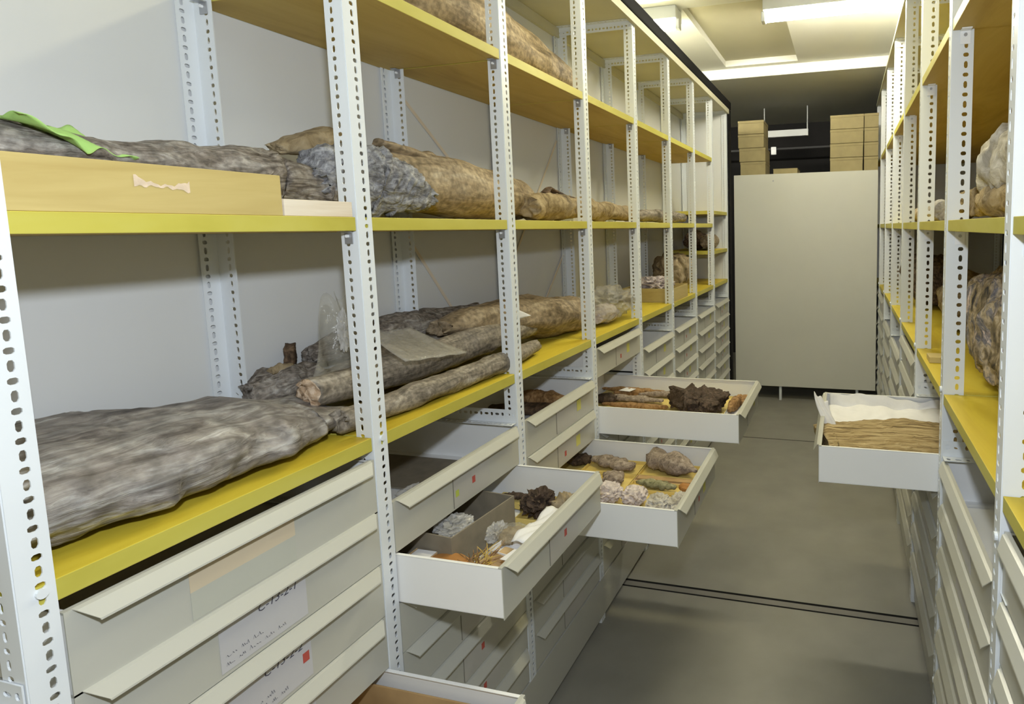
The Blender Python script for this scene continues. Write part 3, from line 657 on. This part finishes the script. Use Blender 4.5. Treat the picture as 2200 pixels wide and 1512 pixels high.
tag(blob('fossil_stone', [(.44, 2.16, T1 + .04), (.46, 2.0, T1 + .05), (.49, 1.84, T1 + .05)], [.045, .055, .05], [.04, .05, .05], MUD, seed=32, amp=.25, freq=16, rings=30, base=T1),
    'mottled brown stone supporting the pale upright rock', 'rock')
tag(blob('fossil_stone', [(.44, 2.36, T1 + .05), (.45, 2.46, T1 + .055), (.46, 2.60, T1 + .05)], [.04, .05, .04], [.045, .055, .045], MUD, seed=33, amp=.25, freq=16, rings=30, base=T1),
    'brown stone with a dark hole next to the second right upright', 'rock')
tag(blob('fossil_stone', [(.40, 2.78, T1 + .04), (.41, 2.95, T1 + .045), (.42, 3.2, T1 + .04)], [.035, .045, .04], [.04, .045, .04], ROCK, seed=34, amp=.15, freq=14, rings=30, base=T1),
    'pale brown rounded stone between the second and third right uprights', 'rock')
tag(blob('fossil_stone', [(.42, 3.55, T1 + .035), (.43, 3.75, T1 + .04), (.44, 4.0, T1 + .035)], [.035, .045, .04], [.035, .04, .035], MUD, seed=35, amp=.2, freq=14, rings=24, base=T1),
    'orange-brown stone farther along the right middle shelf', 'rock')

# ================================================================== RIGHT OPEN DRAWER
DRy0, DRy1, DRx0, DRx1, DRz = RY[2] + .051, RY[3] - .006, -.078, .62, RROW[1] - .126
tag(blob('fibrous_wood', [(-.070, 2.24, DRz + .045), (-.03, 2.25, DRz + .050), (.10, 2.26, DRz + .052), (.26, 2.27, DRz + .056), (.45, 2.28, DRz + .05)], [.17, .19, .19, .19, .18], [.040, .044, .050, .056, .05], STRAW,
         seed=36, amp=.10, freq=22, stretch=.25, expo=3, rings=60, seg=60, base=DRz + .003, ridge=.2), 'fibrous tan fossil wood filling the open drawer of the right rack', 'fossil')
def fc(u, v):
    x = -.062 + .50 * u; s = v
    if s < .5: a = s / .5; y = lerp(2.40, DRy1 - .03, a); z = DRz + lerp(.075, .085, a)
    else: a = (s - .5) / .5; y = DRy1 - .03 + .018 * a; z = DRz + lerp(.070, .120 + .010 * math.sin(7 * u), a)
    return Vector((x, y + .006 * math.sin(16 * u + 4 * v), z + .005 * math.sin(11 * u + 9 * v) + .004 * math.sin(31 * u)))
o = sheet('white_tissue', fc, 60, 30, CLOTH, thick=.002); tag(o, 'white tissue lining the back of the open right drawer', 'tissue')
def fd(u, v):
    return Vector((-.092 + .055 * u + .012 * math.sin(5 * v) - .01 * v, 2.34 + .05 * v, DRz + .06 + .15 * v * (1 - .25 * u) + .006 * math.sin(13 * u + 8 * v)))
o = sheet('white_tissue', fd, 14, 20, CLOTH, thick=.002); tag(o, 'corner of white tissue standing up over the open right drawer', 'tissue')

# ================================================================== LEFT OPEN DRAWER CONTENTS
# second bay, third row
F2 = ROWT[2] - .1155
def quadcard(name, pts, z, mat, label, cat, th=.0012, group=None):
    bm = bmesh.new(); a = [bm.verts.new((x, y, z)) for x, y in pts]; b = [bm.verts.new((x, y, z + th)) for x, y in pts]
    bm.faces.new(a[::-1]); bm.faces.new(b)
    for k in range(len(pts)): bm.faces.new((a[k], a[(k + 1) % len(pts)], b[(k + 1) % len(pts)], b[k]))
    o = link(name, bm, mat); tag(o, label, cat, group); return o
def rock(name, c, size, mat, seed, label, base, rot=0., amp=.25, cat='fossil', group=None, taper=(.5, 1, .6), freq=None, expo=2.3):
    L, W, H = size; d = Vector((math.cos(rot), math.sin(rot), 0)) * L; c = Vector((c[0], c[1], base + H))
    o = blob(name, [c - d, c - d * .3, c + d * .3, c + d], [W * taper[0], W * taper[1], W * taper[1], W * taper[2]], [H * taper[0], H, H, H * taper[2]], mat, seed=seed, amp=amp, freq=freq or .5 / max(W, .004), rings=26, seg=26, base=base, tip=L * .08, stretch=.8, expo=expo, smooth=True)
    tag(o, label, cat, group); return o
# grey box, turned with the drawer; rim -.735
tray_box('cardboard_box', -1.20, -.925, 1.245, 1.50, F2 + .002, .098, GREYBOX, 'open grey-brown cardboard box in the nearer high pulled-out drawer', 'box', th=.004, rot=-.10)
o = crumple('plastic_bag', (-1.0, 1.33, F2 + .08), (.055, .06, .025), SHINE, 11, amp=.5); tag(o, 'crumpled clear bag of fragments inside the grey-brown cardboard box', 'bag')
tray_box('specimen_tray', -.918, -.79, 1.487, 1.645, F2 + .001, .030, YTRAY, 'yellow card tray under the dark brown clump', th=.002)
o = crumple('fossil_clump', (-.875, 1.555, F2 + .06), (.062, .052, .048), SPECD, 12, amp=.55, base=F2 + .004); tag(o, 'dark brown tangled clump standing in a yellow tray', 'fossil')
rock('fossil_block', (-.786, 1.545), (.035, .022, .026), MUD, 40, 'rough beige block between the dark clump and the drawer front', F2 + .032, .9)
quadcard('specimen_board', [(-1.05, 1.60), (-.93, 1.58), (-.93, 1.645), (-1.05, 1.648)], F2 + .006, YTRAY, 'yellow card at the far corner behind the grey-brown box', 'card', .02)
rock('fossil_fragment', (-.985, 1.60), (.04, .014, .010), SPECD, 41, 'thin dark fragment on the yellow card behind the grey-brown box', F2 + .027, .2)
o = crumple('plastic_bag', (-.893, 1.36, F2 + .055), (.026, .042, .032), SHINE, 13, amp=.5); tag(o, 'glinting silver crumpled bag against the grey-brown box', 'bag')
rock('fossil_slab', (-.855, 1.365), (.038, .040, .016), MUD, 42, 'flat brown specimen in a clear bag beside the glinting bag', F2 + .032, .2, amp=.1)
o = crumple('plastic_bag', (-.852, 1.368, F2 + .052), (.042, .048, .024), BAG, 14, amp=.2); tag(o, 'clear bag wrapped around the flat brown specimen', 'bag')
def fp(x0, y0, x1, y1, w_, z, sd):
    d = Vector((x1 - x0, y1 - y0, 0)); n = Vector((-d.y, d.x, 0)).normalized() * w_
    return lambda u, v: Vector((x0, y0, z)) + d * u + n * (v - .5) + Vector((0, 0, .006 * math.sin(7 * u + sd) * (v + .3) + .003 * math.sin(19 * u + 11 * v)))
o = sheet('folded_paper', fp(-.785, 1.30, -.785, 1.49, .060, F2 + .072, 0), 20, 8, PAPER); tag(o, 'long folded white paper along the inside of the drawer front', 'paper')
tray_box('specimen_tray', -.862, -.782, 1.268, 1.332, F2 + .036, .020, PAPER, 'white card tray in front of the flat brown specimen', th=.0015, rot=-.2)
quadcard('specimen_card', [(-.850, 1.280), (-.795, 1.272), (-.792, 1.312), (-.846, 1.322)], F2 + .0375, TAN, 'tan card lying in the white card tray', 'card', .004)
tray_box('specimen_tray', -.852, -.785, 1.206, 1.262, F2 + .030, .024, TAN, 'small tan card tray at the near right corner of the drawer', th=.0015, rot=-.3)
quadcard('paper_slip', [(-.800, 1.225), (-.745, 1.22), (-.748, 1.268), (-.79, 1.275)], F2 + .066, PAPER, 'white paper slip beside the small tan card tray', 'paper')
rock('fossil_slab', (-.945, 1.218), (.055, .030, .010), ORANGE, 43, 'orange-brown flat piece at the near side of the drawer', F2 + .036, .1, amp=.08, expo=3.5)
tray_box('specimen_tray', -1.05, -.985, 1.185, 1.245, F2 + .036, .02, TAN, 'pale tray left of the orange-brown flat piece', th=.0015)
quadcard('paper_slip', [(-1.04, 1.195), (-.985, 1.195), (-.985, 1.235), (-1.04, 1.235)], F2 + .057, PAPER, 'white label slip on the tray at the drawer\'s near side', 'paper')
rock('fossil_fragment', (-1.075, 1.19), (.03, .018, .012), SPECD, 44, 'dark fragment at the inner near corner of the drawer', F2 + .036, .5)
quadcard('cardboard_sheet', [(-1.30, 1.13), (-.742, 1.13), (-.742, 1.235), (-1.30, 1.235)], F2 + .003, BROWNBOX, 'brown cardboard base under the small trays at the near side of the drawer', 'card', .027)
rock('fossil_slab', (-.90, 1.16), (.07, .028, .008), MUD, 52, 'flat brown piece under the twigs at the near side of the drawer', F2 + .031, .1, amp=.08)
rd = random.Random(5); bm = bmesh.new()
for k in range(46):
    a = Vector((-.868 + rd.uniform(-.02, .03), 1.22 + rd.uniform(-.02, .04), F2 + .040)); b = a + Vector((rd.uniform(-.03, .04), rd.uniform(-.03, .06), rd.uniform(.0, .045)))
    m_ = (a + b) / 2 + Vector((rd.uniform(-.01, .01), 0, rd.uniform(0, .01))); tube(bm, [a, m_, b], [.0016, .0014, .0007], 5, rd.choice((0, 0, 1)))
o = link('dry_twigs', bm, [SPECB, paint('straw_stem', (.60, .42, .10), .7)]); tag(o, 'bundle of dry twigs and straw in the nearer high pulled-out drawer', 'twigs'); o['kind'] = 'stuff'
# row 1 of bay 2 (closed, seen from above)
F1 = ROWT[1] - .1155
o = crumple('plastic_bag', (-1.12, 1.33, F1 + .03), (.05, .06, .026), SHINE, 15, amp=.4, base=F1 + .002); tag(o, 'small clear bag lying in the closed drawer under the second bay', 'bag')
quadcard('cardboard_sheet', [(-1.55, 1.13), (-1.02, 1.13), (-1.02, 1.24), (-1.55, 1.24)], F1 + .002, BROWNBOX, 'brown cardboard strip inside the closed drawer under the second bay', 'card', .02)
quadcard('cardboard_sheet', [(-1.5, 1.40), (-1.17, 1.40), (-1.17, 1.62), (-1.5, 1.62)], F1 + .002, GREYBOX, 'grey card sheet inside the closed drawer under the second bay', 'card', .004)
# row 1 of bay 3
rock('fossil_slab', (-1.22, 2.12), (.16, .05, .022), DBROWN, 45, 'dark flat wood piece in the closed drawer under the third bay', F1 + .002, .1, amp=.1)
rock('fossil_slab', (-1.10, 1.98), (.08, .04, .018), MUD, 46, 'small brown wood piece in the closed drawer under the third bay', F1 + .002, .4)
rock('fossil_slab', (-1.22, 2.20), (.14, .03, .03), SPECB, 53, 'reddish brown wood piece at the far side of the closed third-bay drawer', F1 + .002, .0)
# third bay, fourth row (pulled out to x -.492)
F3 = ROWT[3] - .1155 + .018
quadcard('specimen_board', [(-1.22, 1.72), (-.50, 1.72), (-.50, 2.255), (-1.22, 2.255)], F3 - .016, YTRAY, 'yellow card lining the widest pulled-out left drawer', 'card', .021)
Fb = F3 + .006
def tb(x0, x1, y0, y1, h, m, lb, base, rot=0): return tray_box('specimen_tray', x0, x1, y0, y1, base, h, m, lb, th=.0018, rot=rot)
tb(-1.00, -.770, 2.12, 2.25, .016, YTRAY, 'shallow yellow tray holding the long grey-brown fossil', Fb)
tb(-.765, -.515, 2.125, 2.25, .016, YTRAY, 'shallow yellow tray holding the cone-shaped fossil', Fb)
tb(-.765, -.515, 2.075, 2.122, .014, TAN, 'narrow tray holding the reddish brown bar', Fb)
tb(-.765, -.515, 2.00, 2.072, .014, YTRAY, 'shallow yellow tray holding the green-grey fossil', Fb)
tb(-.90, -.770, 1.98, 2.115, .014, YTRAY, 'shallow yellow tray holding the dark grey lump', Fb)
rock('fossil', (-.895, 2.19), (.095, .036, .020), SPEC, 47, 'long grey-brown fossil at the far side of the widest drawer', Fb + .003, -.25)
rock('fossil', (-.64, 2.19), (.11, .050, .034), SPEC, 48, 'cone-shaped pinkish grey fossil by the drawer front', Fb + .003, -.45, taper=(1.0, .9, .25))
quadcard('fossil_bar', [(-.755, 2.084), (-.53, 2.084), (-.53, 2.114), (-.755, 2.114)], Fb + .004, BROWNBOX, 'reddish brown bar in a narrow tray', 'fossil', .014)
rock('fossil', (-.665, 2.036), (.075, .020, .014), SPECG, 49, 'flat green-grey fossil in a yellow tray', Fb + .003, -.12)
rock('fossil', (-.835, 2.045), (.045, .035, .022), SPEC, 50, 'dark grey lump left of the green-grey fossil', Fb + .003, -.6)
rock('fossil', (-1.05, 2.20), (.05, .04, .02), SPECD, 51, 'dark fragment at the inner far corner of the widest drawer', Fb + .001, .2)
rock('fossil', (-.54, 2.015), (.02, .03, .012), ORANGE, 54, 'rusty fragment by the front of the widest drawer', Fb + .015, 1.2)
for j, (c, s, m, lb) in enumerate([((-.80, 1.905), (.060, .052, .036), CRUMB, 'left crumpled pink-white bag of shells in the widest drawer'), ((-.700, 1.90), (.050, .052, .036), CRUMB, 'middle crumpled pink-white bag of shells in the widest drawer'),
                                 ((-.605, 1.875), (.046, .058, .032), ROCK, 'grey bag right of the pink-white bags in the widest drawer'), ((-.540, 1.885), (.034, .075, .032), ROCK, 'grey bag against the front of the widest drawer')]):
    o = crumple('specimen_bag', (c[0], c[1], Fb), s, m, 20 + j, amp=.35, base=Fb + .001); tag(o, lb, 'bag', 'bags in the widest drawer')
tb(-.83, -.665, 1.76, 1.84, .030, YTRAY, 'small yellow tray at the near side of the widest drawer', Fb)
# fourth bay, third row (pulled to x -.402)
F4 = ROWT[2] - .1155 + .030
quadcard('specimen_board', [(-1.18, 2.32), (-.410, 2.32), (-.410, 2.85), (-1.18, 2.85)], F4 - .028, YTRAY, 'yellow card lining the farthest pulled-out left drawer', 'card', .033)
Fc = F4 + .006
o = blob('fossil_crust', [(-.72, 2.50, Fc + .01), (-.68, 2.54, Fc + .030), (-.60, 2.55, Fc + .030), (-.52, 2.54, Fc + .024)], [.06, .14, .14, .11], [.010, .044, .036, .024], SPECD, seed=61, amp=.30, freq=13, stretch=1, rings=50, seg=60, base=Fc + .001, jag=.004, ridge=.15, expo=2.4)
tag(o, 'jagged dark brown crust in the farthest pulled-out left drawer', 'fossil')
tb(-.505, -.425, 2.46, 2.76, .012, PAPER, 'white tray by the front of the farthest pulled-out drawer', Fc)
rock('fossil_block', (-.475, 2.63), (.10, .020, .024), SPECB, 61, 'brown block standing along the front of the farthest drawer', Fc + .003, 1.5, amp=.12, expo=3.5)
rock('fossil_block', (-.44, 2.70), (.045, .018, .022), SPECB, 62, 'square orange-brown block beside the front of the farthest drawer', Fc + .003, 1.5, amp=.1, expo=3.5)
for j, (c, s, r_, m, lb) in enumerate([((-1.02, 2.80), (.16, .018, .014), -.05, SPECB, 'long brown stick along the far side of the farthest drawer'), ((-.86, 2.76), (.11, .022, .014), .15, SPEC, 'grey-brown tapered stick near the dark crust'),
                                     ((-.98, 2.66), (.15, .026, .014), -.05, SPEC, 'long grey stick in the middle of the farthest drawer'), ((-1.02, 2.74), (.07, .025, .018), .3, SPECB, 'short brown piece beside the white chip'),
                                     ((-1.10, 2.62), (.05, .05, .02), .1, SPECD, 'dark lump at the inner end of the farthest drawer'), ((-.93, 2.56), (.15, .022, .012), .0, SPECB, 'flat brown strip nearest in the farthest drawer')]):
    rock('fossil_stick', c, s, m, 70 + j, lb, Fc + .001, r_, amp=.2)
quadcard('paper_slip', [(-1.06, 2.70), (-1.0, 2.69), (-.985, 2.74), (-1.04, 2.76)], Fc + .040, PAPER, 'white paper chip on the brown pieces of the farthest drawer', 'paper')
# first bay, fifth row (bottom of the picture)
F5 = ROWT[4] - .1155
tray_box('cardboard_box', -1.12, -.675, .60, 1.045, F5 + .002, .090, BROWNBOX, 'open brown cardboard box in the pulled-out drawer at the bottom edge', 'box', th=.004)
o = sheet('white_paper', fp(-1.02, .955, -.80, .955, .12, F5 + .045, 1), 20, 8, PAPER); tag(o, 'white paper lying in the brown box at the bottom edge', 'paper')
# drawer contents on the right, first bay
